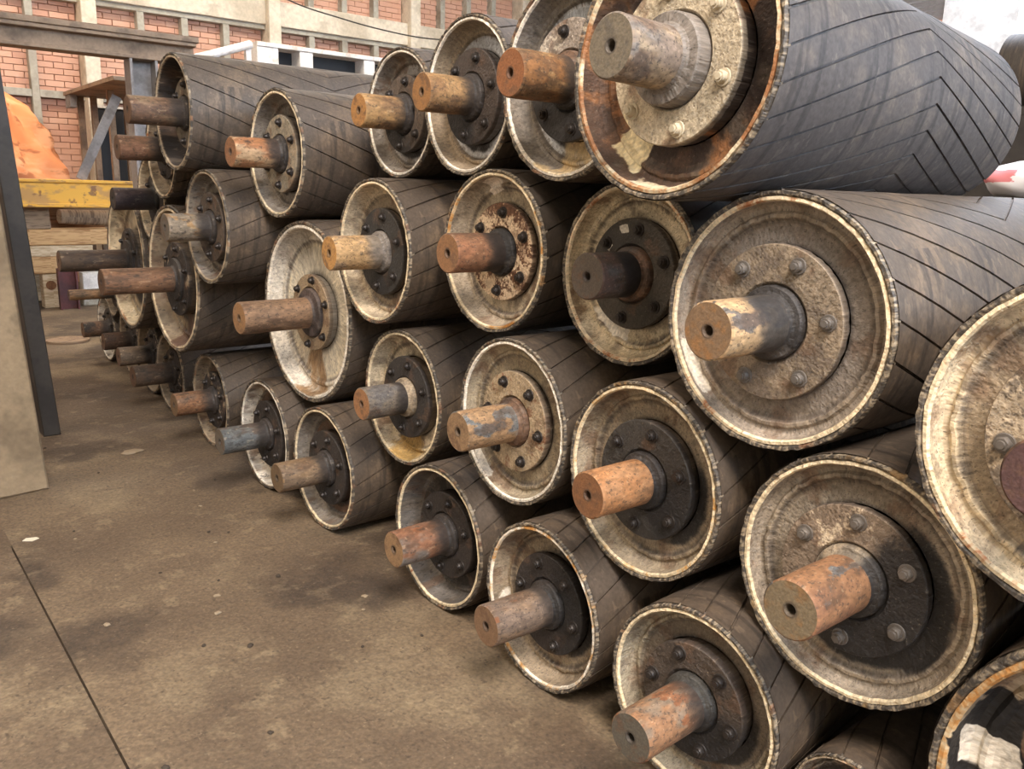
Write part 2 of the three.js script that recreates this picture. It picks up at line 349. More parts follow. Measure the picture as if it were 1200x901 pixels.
function paintShaft(S, P, seed) {
  // upper half: side (u round, v along, base to tip); lower left quarter: the end face
  const R = rng(seed * 31 + 9), ox = R() * 512, oy = R() * 512, H2 = S / 2;
  return tex(S, S, (x, y, c) => {
    const zs = 512 / S;
    if (y >= H2) {
      const v = (y - H2) / H2, X = x * zs + ox, Y = y * zs * 0.6 + oy;
      const a = at(nCoarse, X, Y), m = at(nMid, X, Y), f = at(nFine, X, Y), w = at(nVein, X + 70, Y);
      c[0] = P.s1[0]; c[1] = P.s1[1]; c[2] = P.s1[2];
      mixTo(c, P.s2, sstep(0.4, 0.62, 0.55 * a + 0.45 * m));
      if (P.s3) mixTo(c, P.s3, sstep(0.56, 0.62, 0.5 * w + 0.5 * m) * 0.85);
      mixTo(c, C.deepRust, sstep(0.56, 0.8, w) * 0.6);
      mixTo(c, C.dark, sstep(0.62, 0.78, at(nFine, x * 1.5 + ox, y * 1.5)) * 0.5);
      mixTo(c, [196, 176, 146], sstep(0.7, 0.84, at(nFine, x * 1.2 + 50, y * 1.2)) * 0.35);
      mixTo(c, P.base ?? C.dark, sstep(P.baseEnd ?? 0.42, (P.baseEnd ?? 0.42) - 0.24, v + (a - 0.5) * 0.25) * 0.85);  // dark shaft foot: grease, plus painted rim shade where baseEnd is long
      const k = 0.66 + 0.42 * f + 0.2 * a; c[0] *= k; c[1] *= k; c[2] *= k;
    } else {
      const dx = (x / H2 * 2 - 1), dy = (y / H2 * 2 - 1), rr = Math.hypot(dx, dy), X = x * zs * 1.5 + oy, Y = y * zs * 1.5 + ox;
      const a = at(nCoarse, X, Y), m = at(nMid, X, Y), f = at(nFine, X, Y);
      c[0] = P.tip[0]; c[1] = P.tip[1]; c[2] = P.tip[2];
      mixTo(c, P.tip2 ?? C.brown, sstep(0.45, 0.75, 0.6 * a + 0.4 * m) * 0.7);
      mixTo(c, C.dark, (1 - sstep(0.2, 0.3, rr)) * 0.5 + sstep(0.93, 1, rr) * 0.2);
      const k = 0.82 + 0.3 * f; c[0] *= k; c[1] *= k; c[2] *= k;
    }
  });
}
function laggingGeo(R, len, n, k, sign, seed, taper = 0, mid = len / 2) {
  const pos = [], nor = [], uv = [], idx = [], rnd = rng(seed), rows = 16, gw = 0.007 / R, gd = 0.006, dA = Math.PI * 2 / n, ph0 = rnd() * dA, chamfer = 0.0018;
  const put = (s, f, r, nr, nt) => { // nr, nt: radial and tangential normal
    r *= 1 - taper * s / len; const c = Math.cos(f), q = Math.sin(f); pos.push(s, r * q, -r * c);
    nor.push(0, nr * q + nt * c, -nr * c + nt * q); uv.push(f * R / 0.8, s / 0.8); return pos.length / 3 - 1;
  };
  const patch = (cols) => {
    const grid = [];
    for (let j = 0; j <= rows; j++) { const s = j <= 8 ? lerp(0.004, mid, j / 8) : lerp(mid, len, (j - 8) / 8), sh = sign * k * (mid - Math.abs(s - mid)) / R; grid.push(cols.map(([f, r, nr, nt]) => put(s, f + sh, r, nr, nt))); }
    for (let j = 0; j < rows; j++) for (let i = 0; i + 1 < cols.length; i++) { const a = grid[j][i], b = grid[j][i + 1], c2 = grid[j + 1][i], d = grid[j + 1][i + 1]; idx.push(a, c2, b, b, c2, d); }
  };
  for (let i = 0; i < n; i++) {
    const f0 = ph0 + i * dA + (rnd() - 0.5) * 0.006, f1 = f0 + dA - gw, top = [], hh = R + (rnd() - 0.5) * 0.0016;
    for (let q = 0; q <= 3; q++) top.push([lerp(f0, f1, q / 3), hh, 1, 0]);
    patch(top);
    patch([[f1, hh, 0, 1], [f1 + gw * 0.2, hh - gd, 0, 1]]);
    patch([[f1 + gw * 0.2, hh - gd, 1, 0], [f0 + dA, R - gd, 1, 0]]);
    patch([[f0 + dA, R - gd, 0, -1], [f0 + dA + 0.001, R, 0, -1]]);
  }
  const g = new THREE.BufferGeometry();
  g.setAttribute('position', new THREE.Float32BufferAttribute(pos, 3)); g.setAttribute('normal', new THREE.Float32BufferAttribute(nor, 3)); g.setAttribute('uv', new THREE.Float32BufferAttribute(uv, 2)); windToNormals(g, idx);
  // ragged front edge of the rubber
  const seg = 120, j1 = [], j2 = []; let w = 0;
  for (let i = 0; i < seg; i++) { w = 0.6 * w + (rnd() - 0.5); j1.push([0.004 + rnd() * 0.004, -0.0035 * Math.abs(w) - 0.001]); j2.push([-0.003 - rnd() * 0.005, (rnd() - 0.5) * 0.004]); }
  const cap = revolve([[0.008, R * 1.0, 1], [0.0, R * 0.985, 0.985], [0.0, R * 0.964, 0.968], [0.005, R * 0.944, 0.955]], seg, (b, i) => b === 0 ? j1[i] : b < 3 ? j2[(i + b * 7) % seg] : [0, 0]);
  return [g, cap];
}
function boltGeo() {
  const hex = new THREE.CylinderGeometry(0.0135, 0.0155, 0.006, 6).toNonIndexed(); hex.translate(0, 0.0155, 0);
  const body = new THREE.CylinderGeometry(0.0155, 0.0155, 0.0125, 6).toNonIndexed(); body.translate(0, 0.0063, 0);
  const ws = new THREE.CylinderGeometry(0.02, 0.021, 0.004, 18).toNonIndexed(); ws.translate(0, 0.002, 0);
  const end = new THREE.CylinderGeometry(0.008, 0.009, 0.005, 12).toNonIndexed(); end.translate(0, 0.0205, 0);
  const g = merge(hex, body, ws, end); g.rotateZ(Math.PI / 2); return g; // points to -x
}
const BOLT = boltGeo();
const GROUP = 'rubber covered conveyor drums in the big stack';
function drum(d, P, seed) {
  const { u, y, w, R, dy, de, L, rs, label } = d, sc = R / 0.3, seg = d.big ? 96 : 56;
  const g = thing('conveyor_drum', label, 'drum', [0, 0, 0], GROUP);
  const q = new THREE.Quaternion().setFromAxisAngle(new THREE.Vector3(0, 1, 0), -dy * Math.PI / 180).multiply(new THREE.Quaternion().setFromAxisAngle(new THREE.Vector3(0, 0, 1), de * Math.PI / 180));
  g.quaternion.copy(q);
  g.position.set(D0 + w, y, -u).sub(new THREE.Vector3(0, R, 0).applyQuaternion(q));
  const len = d.len ?? 1.22, dp = (P.depth ?? 0.85) * 0.085 * Math.min(sc, 1.25), pr = (P.plateR ?? 0.60) * R, br = Math.max((P.bossR ?? 0.29) * R, rs * 1.24), pt = 0.02;
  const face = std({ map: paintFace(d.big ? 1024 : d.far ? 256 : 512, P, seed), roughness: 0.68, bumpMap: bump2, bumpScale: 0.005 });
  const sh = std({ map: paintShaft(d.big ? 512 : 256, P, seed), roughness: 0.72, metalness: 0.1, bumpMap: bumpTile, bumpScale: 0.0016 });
  const up = (geo) => geo.translate(0, R, 0);
  const rnd = rng(seed + 900);
  const [body, lip] = laggingGeo(R, len, d.n ?? 24, d.k ?? 0.38, d.sign ?? -1, seed, P.taper, d.apex);
  part('rubber_lagging', up(body), RUB[P.rub ?? 'brown'], g);
  part('rubber_edge', up(lip), face, g);
  const ji = []; for (let i = 0; i < seg; i++) ji.push([(rnd() - 0.5) * 0.0025, (rnd() - 0.5) * 0.002]);
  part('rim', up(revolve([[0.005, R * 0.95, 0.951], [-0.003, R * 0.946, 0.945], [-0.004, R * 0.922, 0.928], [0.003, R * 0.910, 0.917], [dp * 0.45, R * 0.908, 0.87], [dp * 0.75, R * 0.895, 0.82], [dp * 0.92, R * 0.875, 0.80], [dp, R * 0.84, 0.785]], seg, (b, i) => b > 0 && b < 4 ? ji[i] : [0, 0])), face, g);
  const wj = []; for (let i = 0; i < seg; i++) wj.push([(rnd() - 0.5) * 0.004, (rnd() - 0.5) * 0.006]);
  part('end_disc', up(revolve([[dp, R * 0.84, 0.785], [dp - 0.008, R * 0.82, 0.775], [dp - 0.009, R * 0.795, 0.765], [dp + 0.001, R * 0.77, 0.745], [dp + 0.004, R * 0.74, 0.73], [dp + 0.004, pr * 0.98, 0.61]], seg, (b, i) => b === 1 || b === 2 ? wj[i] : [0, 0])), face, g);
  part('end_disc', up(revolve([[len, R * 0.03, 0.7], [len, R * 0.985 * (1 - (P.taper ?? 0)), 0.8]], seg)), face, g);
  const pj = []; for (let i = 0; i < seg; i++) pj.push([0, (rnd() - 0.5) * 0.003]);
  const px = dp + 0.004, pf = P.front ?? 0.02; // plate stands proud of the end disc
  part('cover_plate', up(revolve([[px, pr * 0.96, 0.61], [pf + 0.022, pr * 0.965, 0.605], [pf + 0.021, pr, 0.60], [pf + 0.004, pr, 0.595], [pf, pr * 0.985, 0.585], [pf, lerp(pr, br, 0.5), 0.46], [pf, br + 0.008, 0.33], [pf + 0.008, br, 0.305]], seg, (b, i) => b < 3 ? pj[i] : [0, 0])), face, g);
  const bx = pf, hh = P.hub ?? 0.008;
  part('hub', up(revolve([[bx + 0.008, br, 0.298], [bx - hh, br * 0.985, 0.285], [bx - hh - 0.006, br * 0.95, 0.27], [bx - hh - 0.008, rs * 1.12, 0.235], [bx - hh - 0.012, rs * 1.04, 0.22], [bx - hh - 0.022, rs * 0.99, 0.21]], seg)), face, g);
  // shaft with chamfered end and centre hole
  const sg = d.big ? 64 : 40, tp = [], tn = [], tu = [], ti = [];
  const ring = (x, r, nx, nr, uvf) => { const b = tp.length / 3; for (let i = 0; i <= sg; i++) { const f = i / sg * Math.PI * 2, c = Math.cos(f), s = Math.sin(f); tp.push(x, r * s, -r * c); tn.push(nx, nr * s, -nr * c); tu.push(...uvf(i / sg, c, s)); } return b; };
  const link = (a, b) => { for (let i = 0; i < sg; i++) ti.push(a + i, b + i, a + i + 1, b + i, b + i + 1, a + i + 1); };
  const side = (v) => (t) => [t, 0.51 + 0.48 * v], tipf = (r) => (t, c, s) => [0.25 - 0.24 * r * c, 0.25 + 0.24 * r * s];
  const total = L + bx, hole = rs * 0.17, ch = 0.004;
  let a = ring(bx, rs, 0, 1, side(0)), b;
  for (const v of [0.25, 0.5, 0.75, 1]) { b = ring(lerp(bx, -L + ch, v), rs * (1 + (rnd() - 0.5) * 0.012), 0, 1, side(v)); link(b, a); a = b; }
  b = ring(-L + ch, rs, -0.7, 0.7, side(0.99)); a = ring(-L, rs - ch, -0.7, 0.7, side(1)); link(a, b);
  b = ring(-L, rs - ch, -1, 0, tipf(1)); a = ring(-L, hole * 1.25, -1, 0, tipf(0.2)); link(a, b);
  b = ring(-L, hole * 1.25, -0.7, -0.7, tipf(0.2)); a = ring(-L + 0.006, hole, -0.7, -0.7, tipf(0.1)); link(a, b);
  b = ring(-L + 0.006, hole, 0, -1, tipf(0.1)); a = ring(-L + 0.045, hole * 0.9, 0, -1, tipf(0.05)); link(a, b);
  b = ring(-L + 0.045, hole * 0.9, -1, 0, tipf(0.05)); a = ring(-L + 0.05, 0.0005, -1, 0, tipf(0)); link(a, b);
  const sgeo = new THREE.BufferGeometry(); sgeo.setAttribute('position', new THREE.Float32BufferAttribute(tp, 3)); sgeo.setAttribute('normal', new THREE.Float32BufferAttribute(tn, 3)); sgeo.setAttribute('uv', new THREE.Float32BufferAttribute(tu, 2)); windToNormals(sgeo, ti);
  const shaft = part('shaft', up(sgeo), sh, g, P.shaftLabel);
  if (!d.nobolts) for (let i = 0; i < 6; i++) {
    const f = (P.bolt0 ?? 1.75) + i * Math.PI / 3, r = lerp(br, pr, 0.62) ;
    const m = part('bolt', BOLT, M.bolts[P.bolt ?? 'dark'], g); m.position.set(pf, R + r * Math.sin(f), -r * Math.cos(f)); m.rotation.x = rnd() * 2; m.scale.setScalar(d.far ? 1 : 1.0);
  }
  return g;
}
const rad = (deg) => deg * Math.PI / 180;
// u along the row, y height of the axis, w set-back of the face, R radius, yaw, pitch, shaft reach, shaft radius
const ROWS = {
  T1: [1.423, 1.919, -0.159, 0.331, 1.2, -2.5, 0.192, 0.0731], T2: [2.069, 1.949, 0.091, 0.313, 1.2, -0.1, 0.213, 0.0719], T3: [2.690, 1.947, 0.162, 0.292, 1.9, -0.2, 0.195, 0.0687],
  T4: [3.257, 1.919, 0.215, 0.272, -0.1, 0.1, 0.197, 0.0692], T5: [4.003, 1.754, -0.026, 0.306, -1.3, 0.1, 0.226, 0.0702], T6: [4.671, 1.962, -0.290, 0.296, 0.3, 0.2, 0.224, 0.0704],
  T7: [5.237, 1.794, -0.192, 0.284, 0.7, 0, 0.239, 0.0695], A1: [5.722, 1.5, -0.123, 0.279, -0.2, 0.1, 0.233, 0.0687], B1: [6.379, 1.065, -0.137, 0.493, 0.8, -0.3, 0.428, 0.0731],
  R21: [0.439, 1.177, -0.072, 0.330, -0.1, 0, 0.25, 0.071], R22: [1.182, 1.304, 0, 0.321, -0.3, 0, 0.242, 0.0694], R23: [1.823, 1.358, 0.163, 0.291, -0.7, -0.4, 0.173, 0.0712],
  R24: [2.409, 1.389, 0.08, 0.293, -1, -0.2, 0.195, 0.0688], R25: [3.155, 1.339, 0.021, 0.307, 0.4, 0, 0.204, 0.0708], R26: [3.834, 0.994, 0.022, 0.451, -1.7, 0.2, 0.338, 0.0765],
  R27: [4.489, 1.382, -0.212, 0.299, -1.4, 0.1, 0.214, 0.0708], R28: [5.152, 1.046, -0.2, 0.436, -1, -0.1, 0.395, 0.0744], R31: [0.897, 0.734, -0.013, 0.303, 0, -0.1, 0.239, 0.069],
  R32: [1.567, 0.783, -0.008, 0.3, 1.2, 0.3, 0.204, 0.0675], R33: [2.188, 0.818, 0.004, 0.298, 1, 0.1, 0.219, 0.0688], R34: [3.021, 0.723, 0.075, 0.298, -0.8, 0.1, 0.196, 0.0695],
  R42: [1.243, 0.272, -0.119, 0.272, -2.4, 0, 0.238, 0.066], R43: [1.872, 0.282, -0.112, 0.282, 1.1, 0, 0.213, 0.067], R44: [2.526, 0.288, -0.073, 0.288, -1.2, 0, 0.195, 0.069],
  R45: [3.492, 0.299, -0.074, 0.299, -1.2, 0, 0.23, 0.0681], R46: [4.184, 0.3, -0.074, 0.3, -1, 0, 0.239, 0.0694], R47: [5.094, 0.294, -0.038, 0.294, -0.7, 0, 0.221, 0.0708],
  R48: [6.071, 0.284, 0.022, 0.284, -1.4, 0, 0.254, 0.074], R49: [6.712, 0.308, 0.067, 0.308, 0.8, 0, 0.225, 0.0712], R410: [7.443, 0.307, 0.116, 0.307, 1, 0, 0.206, 0.071],
  R40: [0.820, 0.153, -0.033, 0.153, 0.9, 0, 0.02, 0.04], R41: [0.225, 0.432, -0.048, 0.432, 0.2, 0, 0.25, 0.071],
  R411: [8.2, 0.3, 0.12, 0.3, 0, 0, 0.2, 0.07], E1: [7.83, 0.66, 0.1, 0.2, 0, 0, 0.34, 0.045],
};
const clean = { edge: C.cream, shell: C.beige, disc: C.dust, plate: C.dark, boss: C.dark, s1: C.tan, s2: C.steel, tip: C.tan };
const LOOK = {
  T1: { front: 0.02, taper: 0.2, hub: 0.03, bossR: 0.33, edge: C.ivory, edgeRust: 0.55, rust: [144, 98, 62], shell: [84, 64, 52], shellRust: 0.5, disc: [58, 44, 38], plate: [176, 162, 138], crust: 0.35, crustCol: [132, 116, 98], boss: C.steel, oil: 0, s1: [150, 132, 108], s2: [122, 108, 96], s3: C.steel, base: C.steel, baseEnd: 0.3, tip: [116, 106, 90], tip2: [92, 86, 78], bolt: 'pale', bolt0: rad(138), rub: 'grey', patches: [[rad(-50), 0.70, 0.2, 0.12, [226, 212, 174], 0.7], [rad(-95), 0.86, 0.45, 0.05, C.cream, 0.9]],
    label: 'largest drum, top right corner, rusty orange rim around a tan bolted plate' },
  T2: { edge: C.white, edgeRust: 0.2, shell: C.grey, disc: [214, 218, 224], dirt: 0.25, plate: [150, 138, 126], crust: 0.4, crustCol: [196, 186, 170], boss: C.brown, oil: 0.42, s1: [142, 100, 62], s2: [116, 86, 60], s3: C.ochre, tip: [142, 92, 58], tip2: C.brown, drip: [198, 172, 128], bolt0: rad(80), rub: 'brown',  // disc colour carries the bluish skylight highlight
    label: 'top row drum next to the largest, disc painted with bluish skylight, orange-brown shaft' },
  T3: { edge: C.white, edgeRust: 0.15, shell: C.beige, disc: [206, 208, 212], dirt: 0.25, plate: [74, 64, 58], crust: 0.15, boss: C.dark, oil: 0.35, s1: [158, 124, 84], s2: [130, 98, 66], tip: [156, 112, 68], bolt0: rad(105), label: 'top row drum with dark brown plate and ochre shaft, third from the right' },  // blue-white sky highlight is put into the disc colour
  T4: { edge: C.white, edgeRust: 0.2, shell: C.grey, disc: [176, 172, 170], plate: [92, 80, 70], crust: 0.3, boss: C.dark, oil: 0.4, s1: [178, 142, 96], s2: [148, 116, 80], tip: [176, 128, 76], bolt0: rad(100), label: 'top row drum fourth from the right, small, with bright ochre shaft and narrow white rim' },
  T5: { edge: C.cream, edgeRust: 0.2, shell: C.grey, disc: C.grey, plate: [150, 140, 122], crust: 0.5, crustCol: C.beige, boss: C.dark, oil: 0.2, s1: [160, 110, 74], s2: C.tan, tip: [146, 104, 74], bolt0: rad(95), sign: 1, label: 'drum with pale dusty plate and orange-tan shaft, resting on the big white-faced drum' },
  T6: { front: 0.06, edge: C.beige, edgeRust: 0.2, shell: C.dark, disc: C.dark, depth: 1.5, plate: [110, 100, 86], crust: 0.35, boss: C.dark, oil: 0.2, s1: C.brown, s2: [120, 98, 76], tip: C.brown, label: 'leftmost drum of the top row, long dark body and deep blackened end' },
  T7: { edge: C.cream, shell: C.beige, disc: C.beige, plate: C.dark, oil: 0.3, boss: C.dark, s1: C.brown, s2: [124, 92, 74], tip: C.brown, label: 'half hidden drum whose brown shaft sticks out right under the leftmost top drum' },
  A1: { edge: C.cream, shell: C.cream, disc: C.beige, plate: C.dark, oil: 0.3, boss: C.black, s1: [52, 42, 44], s2: [70, 56, 54], tip: C.dark, label: 'mostly hidden drum with an almost black shaft in front of the yellow beam end' },
  B1: { edge: C.cream, shell: C.ivory, disc: C.cream, plate: C.dark, plateR: 0.45, oil: 0.4, boss: C.dark, s1: [84, 68, 54], s2: [66, 54, 46], tip: C.brown, baseEnd: 0.2, label: 'large far left drum with a long dark brown shaft pointing at the timber pile' },
  R21: { depth: 0.42, front: 0.006, edge: C.ivory, edgeRust: 0.35, shell: C.cream, disc: C.beige, dirt: 0.8, plate: C.dust, crust: 0.5, crustCol: C.beige, boss: C.brown, oil: 0.12, s1: C.plum, s2: C.brown, tip: C.plum, bolt: 'grey', bolt0: rad(-8), label: 'big cream rimmed drum cut off by the right edge, halfway up the stack' },
  R22: { depth: 0.42, baseEnd: 0.62, base: [48, 46, 46], front: 0.004, edge: C.ivory, edgeRust: 0.35, shell: [150, 138, 124], disc: [130, 120, 110], dirt: 0.8, plate: [140, 124, 104], crust: 0.5, crustCol: [104, 92, 80], boss: [56, 52, 50], oil: 0.02, s1: [184, 152, 112], s2: [176, 156, 126], s3: [96, 92, 90], tip: [124, 100, 76], tip2: [150, 106, 62], bolt: 'grey', bolt0: rad(113), sign: 1, patches: [[rad(-35), 0.84, 0.28, 0.05, C.white, 1]], rub: 'brown', label: 'large drum right below the largest, grey dished end, crusty plate and tan flaking shaft' },
  R23: { depth: 0.7, baseEnd: 0.6, base: C.black, edge: C.cream, edgeRust: 0.4, shell: C.ivory, disc: C.ivory, plate: [66, 60, 52], crust: 0.22, crustCol: C.beige, boss: C.brown, oil: 0.3, oilAng: 1.2, s1: [92, 70, 60], s2: [82, 76, 70], s3: C.deepRust, tip: [92, 82, 72], patches: [[rad(75), 0.5, 0.12, 0.04, C.white, 1], [rad(40), 0.45, 0.12, 0.05, C.white, 1], [rad(-60), 0.68, 0.4, 0.07, C.white, 0.8]], rub: 'dark', label: 'second row drum with dark plate showing white chips and a dark grey-brown shaft' },
  R24: { baseEnd: 0.55, base: C.black, front: 0.04, edge: C.ivory, edgeRust: 0.4, rust: [176, 120, 60], shell: [178, 164, 144], disc: [186, 170, 144], plate: [98, 66, 46], crust: 0.52, crustCol: [200, 176, 146], boss: C.black, oil: 0.12, oilAng: -0.6, s1: [150, 104, 76], s2: [128, 92, 68], tip: [140, 102, 70], bolt0: rad(95), patches: [[rad(75), 0.80, 0.16, 0.07, [226, 214, 200], 0.3]], rub: 'dark', label: 'second row drum with flaking rust-and-white plate, a white scrap stuck inside its rim' },
  R25: { front: 0.035, edge: C.ivory, edgeRust: 0.35, shell: [196, 180, 154], disc: C.beige, plate: [56, 54, 52], crust: 0.1, boss: C.steel, oil: 0.3, s1: [188, 154, 110], s2: [160, 136, 110], tip: [186, 140, 84], base: C.steel, label: 'second row drum with plain dark plate and smooth bright tan shaft' },
  R26: { front: 0.03, edge: C.white, edgeRust: 0.08, shell: C.white, disc: [222, 212, 190], dirt: 0.35, plate: [158, 138, 112], plateR: 0.42, bossR: 0.27, crust: 0.3, crustCol: C.brown, boss: [86, 74, 70], oil: 0.16, s1: [138, 110, 86], s2: [122, 98, 78], tip: [148, 112, 76], drip: [150, 116, 80], baseEnd: 0.12, depth: 0.7, label: 'big drum with a wide clean white face and small centre plate, midway along the stack' },
  R27: { edge: C.beige, edgeRust: 0.2, shell: C.grey, disc: C.grey, plate: [84, 72, 62], crust: 0.2, boss: C.dark, oil: 0.25, s1: [140, 126, 108], s2: [116, 108, 98], s3: C.ochre, tip: [104, 96, 86], label: 'dusty grey drum with grey shaft, directly below the leftmost top drum' },
  R28: { edge: C.cream, edgeRust: 0.2, shell: C.beige, disc: [150, 132, 106], plate: C.dark, plateR: 0.5, oil: 0.35, boss: [62, 58, 56], s1: [136, 100, 74], s2: [116, 88, 68], tip: C.brown, drip: [96, 70, 56], baseEnd: 0.2, k: 0.6, label: 'big cream-faced drum with long red-brown shaft, below the dusty grey drum' },
  R31: { depth: 0.45, front: 0.004, edge: C.ivory, edgeRust: 0.25, rust: [150, 112, 62], shell: [158, 146, 130], disc: [150, 138, 122], plate: [128, 112, 96], crust: 0.4, crustCol: [186, 170, 146], boss: [150, 136, 116], oil: 0.58, oilAng: rad(-145), s1: [142, 104, 74], s2: [128, 92, 68], s3: C.blueGrey, base: C.brown, baseEnd: 0.1, tip: [120, 106, 84], tip2: [142, 104, 66], bolt: 'grey', bolt0: rad(92), label: 'lower right drum, crusty plate half flooded by black oil, thick orange-tan shaft' },
  R32: { depth: 0.7, edge: C.ivory, edgeRust: 0.4, rust: [170, 122, 62], shell: [162, 148, 126], disc: C.beige, plate: [58, 54, 50], crust: 0.14, crustCol: C.grey, boss: C.dark, oil: 0.4, oilAng: rad(200), s1: [172, 122, 80], s2: [164, 122, 86], tip: [128, 88, 58], tip2: [96, 70, 52], base: C.beige, baseEnd: 0.15, bolt0: rad(100), label: 'drum with blackened plate and the most vividly orange shaft, centre of the third row' },
  R33: { depth: 0.55, front: 0.014, edge: C.white, edgeRust: 0.15, shell: [170, 156, 132], disc: [160, 144, 118], plate: [168, 148, 120], crust: 0.4, crustCol: [116, 84, 62], boss: C.brown, oil: 0.05, s1: [164, 132, 98], s2: [138, 122, 106], s3: C.blueGrey, base: C.steel, baseEnd: 0.2, tip: [146, 118, 88], patches: [[rad(-40), 0.86, 0.35, 0.05, C.white, 0.7]], bolt0: rad(128), label: 'third row drum with pale crusted plate and a tan shaft flecked with blue-grey paint' },
  R34: { edge: C.ivory, edgeRust: 0.2, shell: C.cream, disc: C.cream, plate: [54, 50, 48], crust: 0.12, boss: C.beige, oil: 0.3, s1: [120, 108, 94], s2: [98, 94, 92], tip: [158, 114, 78], drip: [172, 138, 78], base: C.dark, label: 'third row drum, grey shaft with orange end face, yellow crust inside its rim' },
  R42: { front: 0.008, edge: C.ivory, edgeRust: 0.2, shell: [166, 156, 136], disc: C.dust, plate: [72, 62, 54], crust: 0.28, crustCol: [160, 142, 118], boss: [60, 58, 54], oil: 0.42, oilAng: rad(-120), s1: [146, 108, 78], s2: [124, 108, 92], s3: C.rust, tip: [92, 86, 76], depth: 0.75, bolt0: rad(70), label: 'floor-level drum whose shaft end is cut by the bottom edge of the picture' },
  R43: { front: 0.035, edge: C.white, edgeRust: 0.45, rust: [170, 120, 62], shell: C.beige, disc: C.beige, plate: [48, 42, 40], crust: 0.25, crustCol: [140, 120, 100], boss: C.dark, oil: 0.45, oilAng: rad(160), s1: [126, 104, 84], s2: [112, 96, 84], s3: C.rust, tip: [128, 100, 76], patches: [[rad(95), 0.82, 0.2, 0.05, C.white, 0.3], [rad(-30), 0.84, 0.3, 0.05, C.white, 0.9]], bolt0: rad(10), label: 'floor-level drum with oily black plate and rust-stained white rim' },
  R44: { front: 0.04, edge: C.ivory, edgeRust: 0.2, shell: [110, 104, 98], disc: C.dark, plate: C.dark, crust: 0.15, boss: C.dark, oil: 0.3, s1: [132, 92, 68], s2: [116, 108, 102], s3: C.rust, tip: [150, 120, 88], depth: 1.2, label: 'floor-level drum with dark inside and a shaft half red-orange, half grey' },
  R45: { edge: C.ivory, edgeRust: 0.25, shell: C.grey, disc: C.brown, plate: C.dark, crust: 0.2, boss: C.dark, oil: 0.35, s1: [128, 104, 78], s2: [112, 94, 76], s3: C.ochre, tip: [112, 92, 68], label: 'floor-level drum with brown shaft, just below the big white-faced drum' },
  R46: { edge: C.white, edgeRust: 0.2, shell: C.white, disc: C.brown, plate: C.dark, crust: 0.2, boss: C.dark, oil: 0.35, s1: [104, 104, 102], s2: [88, 92, 94], tip: [104, 96, 86], label: 'floor-level drum with bluish grey worn shaft tip and white inner rim' },
  R47: { edge: C.beige, shell: C.beige, disc: C.brown, plate: C.dark, boss: C.dark, oil: 0.3, s1: [140, 100, 70], s2: [112, 88, 70], tip: [120, 96, 70], label: 'floor-level drum with rusty tan shaft, between the bluish shaft and the dark shafts' },
  R48: { edge: C.beige, shell: C.beige, disc: C.brown, plate: C.dark, boss: C.dark, oil: 0.3, s1: [94, 76, 60], s2: [78, 66, 56], tip: C.brown, label: 'floor-level drum with dark brown shaft, tucked under the big cream-faced drum' },
  R49: { edge: C.beige, shell: C.beige, disc: C.brown, plate: C.dark, boss: C.dark, oil: 0.3, s1: [110, 92, 74], s2: [96, 82, 68], tip: C.brown, label: 'floor-level drum with dull tan shaft, third from the far end of the bottom row' },
  R410: { edge: C.beige, shell: C.beige, disc: C.brown, plate: C.dark, boss: C.dark, oil: 0.3, s1: [88, 66, 52], s2: [76, 60, 50], tip: C.brown, label: 'floor-level drum with short dark shaft, second from the far end of the row' },
  R411: { edge: C.white, shell: C.white, disc: C.cream, plate: C.dark, boss: C.dark, oil: 0.4, s1: C.brown, s2: C.dark, tip: C.brown, label: 'last floor-level drum at the far end, only its chipped white rim showing' },
  E1: { edge: C.beige, shell: C.beige, disc: C.beige, plate: C.dark, boss: C.dark, oil: 0.3, s1: [140, 108, 76], s2: [100, 84, 66], tip: C.plum, label: 'hidden far drum with thin tan shaft poking out below the long dark brown shaft' },
  R40: { edge: C.beige, shell: C.grey, disc: C.dark, plate: C.dark, boss: C.dark, oil: 0.3, s1: C.brown, s2: C.dark, tip: C.brown, depth: 0.6, label: 'smallest drum, at the bottom edge, only the top of its grey rim showing' },
  R41: { edge: C.ivory, edgeRust: 0.6, rust: [160, 110, 56], shell: [172, 154, 128], shellRust: 0.3, disc: [92, 66, 48], plate: C.beige, crust: 0.4, crustCol: C.brown, boss: C.brown, oil: 0.15, s1: C.tan, s2: C.brown, tip: C.tan, patches: [[rad(4), 0.76, 0.13, 0.09, C.white, 0.9], [rad(10), 0.78, 0.34, 0.13, C.black, 1.2]].reverse(), label: 'drum in the bottom right corner with yellowed rusty rim and peeling white paint on black' },
};
const BIG = ['T1', 'T2', 'T3', 'R22', 'R21', 'R23', 'R24', 'R25', 'R26', 'R31', 'R32', 'R33', 'R34', 'R42', 'R43', 'R41'], FAR = ['T6', 'T7', 'A1', 'B1', 'R28', 'R27', 'R46', 'R47', 'R48', 'R49', 'R410', 'R411', 'E1'];
const STRIPS = { T1: 27, R22: 22, R21: 22, T5: 18, T6: 18, R26: 32, R28: 34, R41: 30, B1: 34, R40: 12 };
let dseed = 1;
for (const [key, v] of Object.entries(ROWS)) {
  const P = { ...clean, ...LOOK[key] }, [u, y, w, R, dy, de, L, rs] = v;
  drum({ u, y, w, R, dy, de, L, rs, label: P.label, big: BIG.includes(key), far: FAR.includes(key), n: STRIPS[key] ?? 21, k: P.k, sign: P.sign ?? (['T6', 'R22', 'R21'].includes(key) ? 1 : -1), apex: key === 'T1' ? 0.74 : key === 'R22' || key === 'R21' ? 0.8 : undefined, len: key === 'T6' ? 1.6 : key === 'T1' ? 1.33 : key === 'R22' || key === 'R21' ? 1.36 : undefined, nobolts: key === 'R40' || key === 'E1' }, P, dseed++);
}

